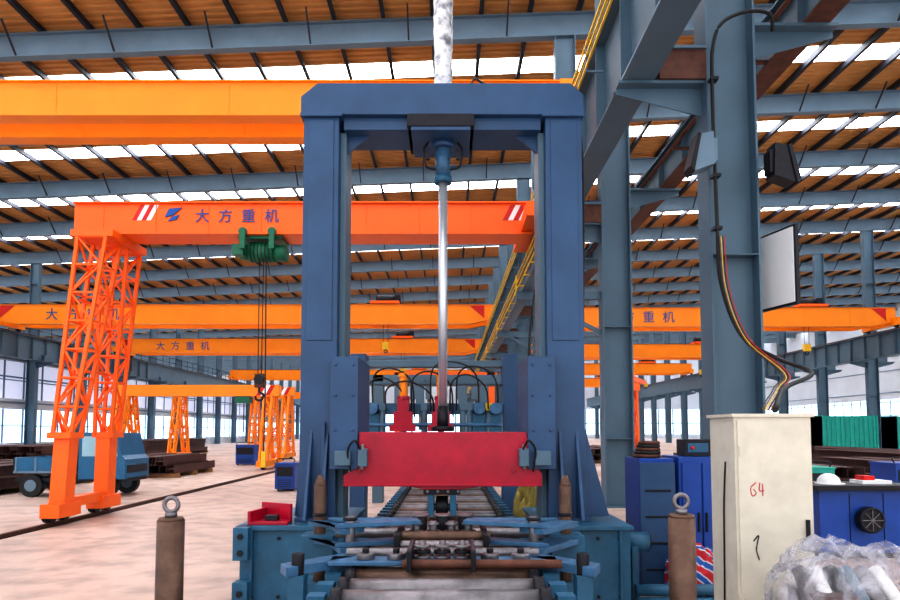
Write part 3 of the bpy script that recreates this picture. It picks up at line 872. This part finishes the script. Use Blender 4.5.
def container(X, Y, w, d, h):
    o = B('teal_container')
    o.box(X, X+w, Y, Y+d, .1, h, TEAL)
    x = X
    while x < X+w-.1:
        o.box(x, x+.15, Y-.04, Y, .15, h-.05, TEAL); x += .3
    for xx in (X, X+w-.12): o.box(xx, xx+.12, Y-.06, Y+d, 0, h+.05, TEAL)
    o.done()
container(24.0, 42, 3.6, 3, 2.6); container(30.2, 44, 5.5, 3, 2.6); container(22, 50, 3, 3, 2.4)

o = B('small_blue_truck', .02)
tx, ty = -10.2, 16.6
def tb(x0, x1, y0, y1, z0, z1, m): o.box(tx+x0, tx+x1, ty+y0, ty+y1, z0, z1, m)
cab = [(.75, .45), (1.95, .45), (1.95, .95), (1.85, 1.05), (1.7, 1.62), (.75, 1.64)]
o.prism([(tx+a, c) for a, c in cab], 'y', ty, ty+1.3, TRUCKB)
o.prism([(tx+1.32, 1.03), (tx+1.76, 1.03), (tx+1.64, 1.54), (tx+1.32, 1.54)], 'y', ty-.012, ty, GLASSD)
o.prism([(tx+.84, 1.03), (tx+1.24, 1.03), (tx+1.24, 1.54), (tx+.84, 1.54)], 'y', ty-.012, ty, GLASSD)
o.box(tx+1.93, tx+1.96, ty+.1, ty+1.2, .6, .8, DARK)
tb(-.9, 1.95, .1, 1.2, .38, .48, DARK)
tb(-.9, .7, 0, 1.3, .6, .66, STEELB)
tb(-.9, .7, 0, .04, .66, 1.0, TRUCKB); tb(-.9, .7, 1.26, 1.3, .66, 1.0, TRUCKB); tb(-.9, -.86, 0, 1.3, .66, 1.0, TRUCKB); tb(.66, .7, 0, 1.3, .66, 1.3, TRUCKB)
for k in range(3): tb(-.85+.5*k, -.8+.5*k, -.02, 0, .62, 1.0, STEELB)
for wx in (-.45, 1.45):
    for wy in (.0, 1.1):
        o.cyl((tx+wx, ty+wy, .29), (tx+wx, ty+wy+.18, .29), .29, BLACK, 24)
        o.cyl((tx+wx, ty+wy-.01, .29), (tx+wx, ty+wy+.19, .29), .15, STEELB, 18)
tb(-.7, .5, .2, 1.1, .66, .85, SCRAP)
o.done()

o = B('pillar_jib_crane')
o.cyl((5.6, 20, 0), (5.6, 20, .04), .35, ORANGE2, 20)
lattice(o, (5.6, 20, .04), (5.6, 20, 2.9), .3, .26, 7, .06, .035, ORANGE2)
o.box(5.4, 5.8, 19.8, 20.2, 2.9, 3.15, ORANGE2); o.cyl((5.6, 20, 3.15), (5.6, 20, 3.4), .1, ORANGE2)
o.beam((5.6, 20, 3.3), (6.6, 22, 3.3), .1, .14, ORANGE2)
o.done()
heap('canvas_sheet', 1.0, 8.4, .2, .25, .95, CLOTH, 5, 24).done()

o = B('cable_festoon')
o.tube([(1.5, 9.4, 4.85), (1.2, 9.5, 3.4), (1.15, 9.6, 1.6), (1.2, 9.7, .02)], .015, BLACK, 6)
o.tube([(1.5, 9.6, 4.85), (1.35, 9.8, 3.0), (1.5, 9.8, 1.2), (1.4, 9.9, .02)], .015, BLACK, 6)
o.done()

# ------------------------------------------------------------------ lights / world / camera
w = bpy.data.worlds.new('World'); scene.world = w; w.use_nodes = True
bg = w.node_tree.nodes['Background']; bg.inputs[0].default_value = (.95, .97, 1, 1); bg.inputs[1].default_value = 1.6

cam = bpy.data.cameras.new('camera'); co = bpy.data.objects.new('camera', cam); scene.collection.objects.link(co)
cam.sensor_width = 36; cam.lens = 26; cam.clip_end = 500; cam.clip_start = .05
co.location = (0, 0, 1.7)
p = math.atan(.06)
co.rotation_euler = (math.pi/2+p, 0, 0)
cam.shift_y = 91/900
scene.camera = co
scene.view_settings.view_transform = 'Standard'
scene.view_settings.look = 'None'
scene.view_settings.exposure = 0.42
scene.view_settings.gamma = 0.8
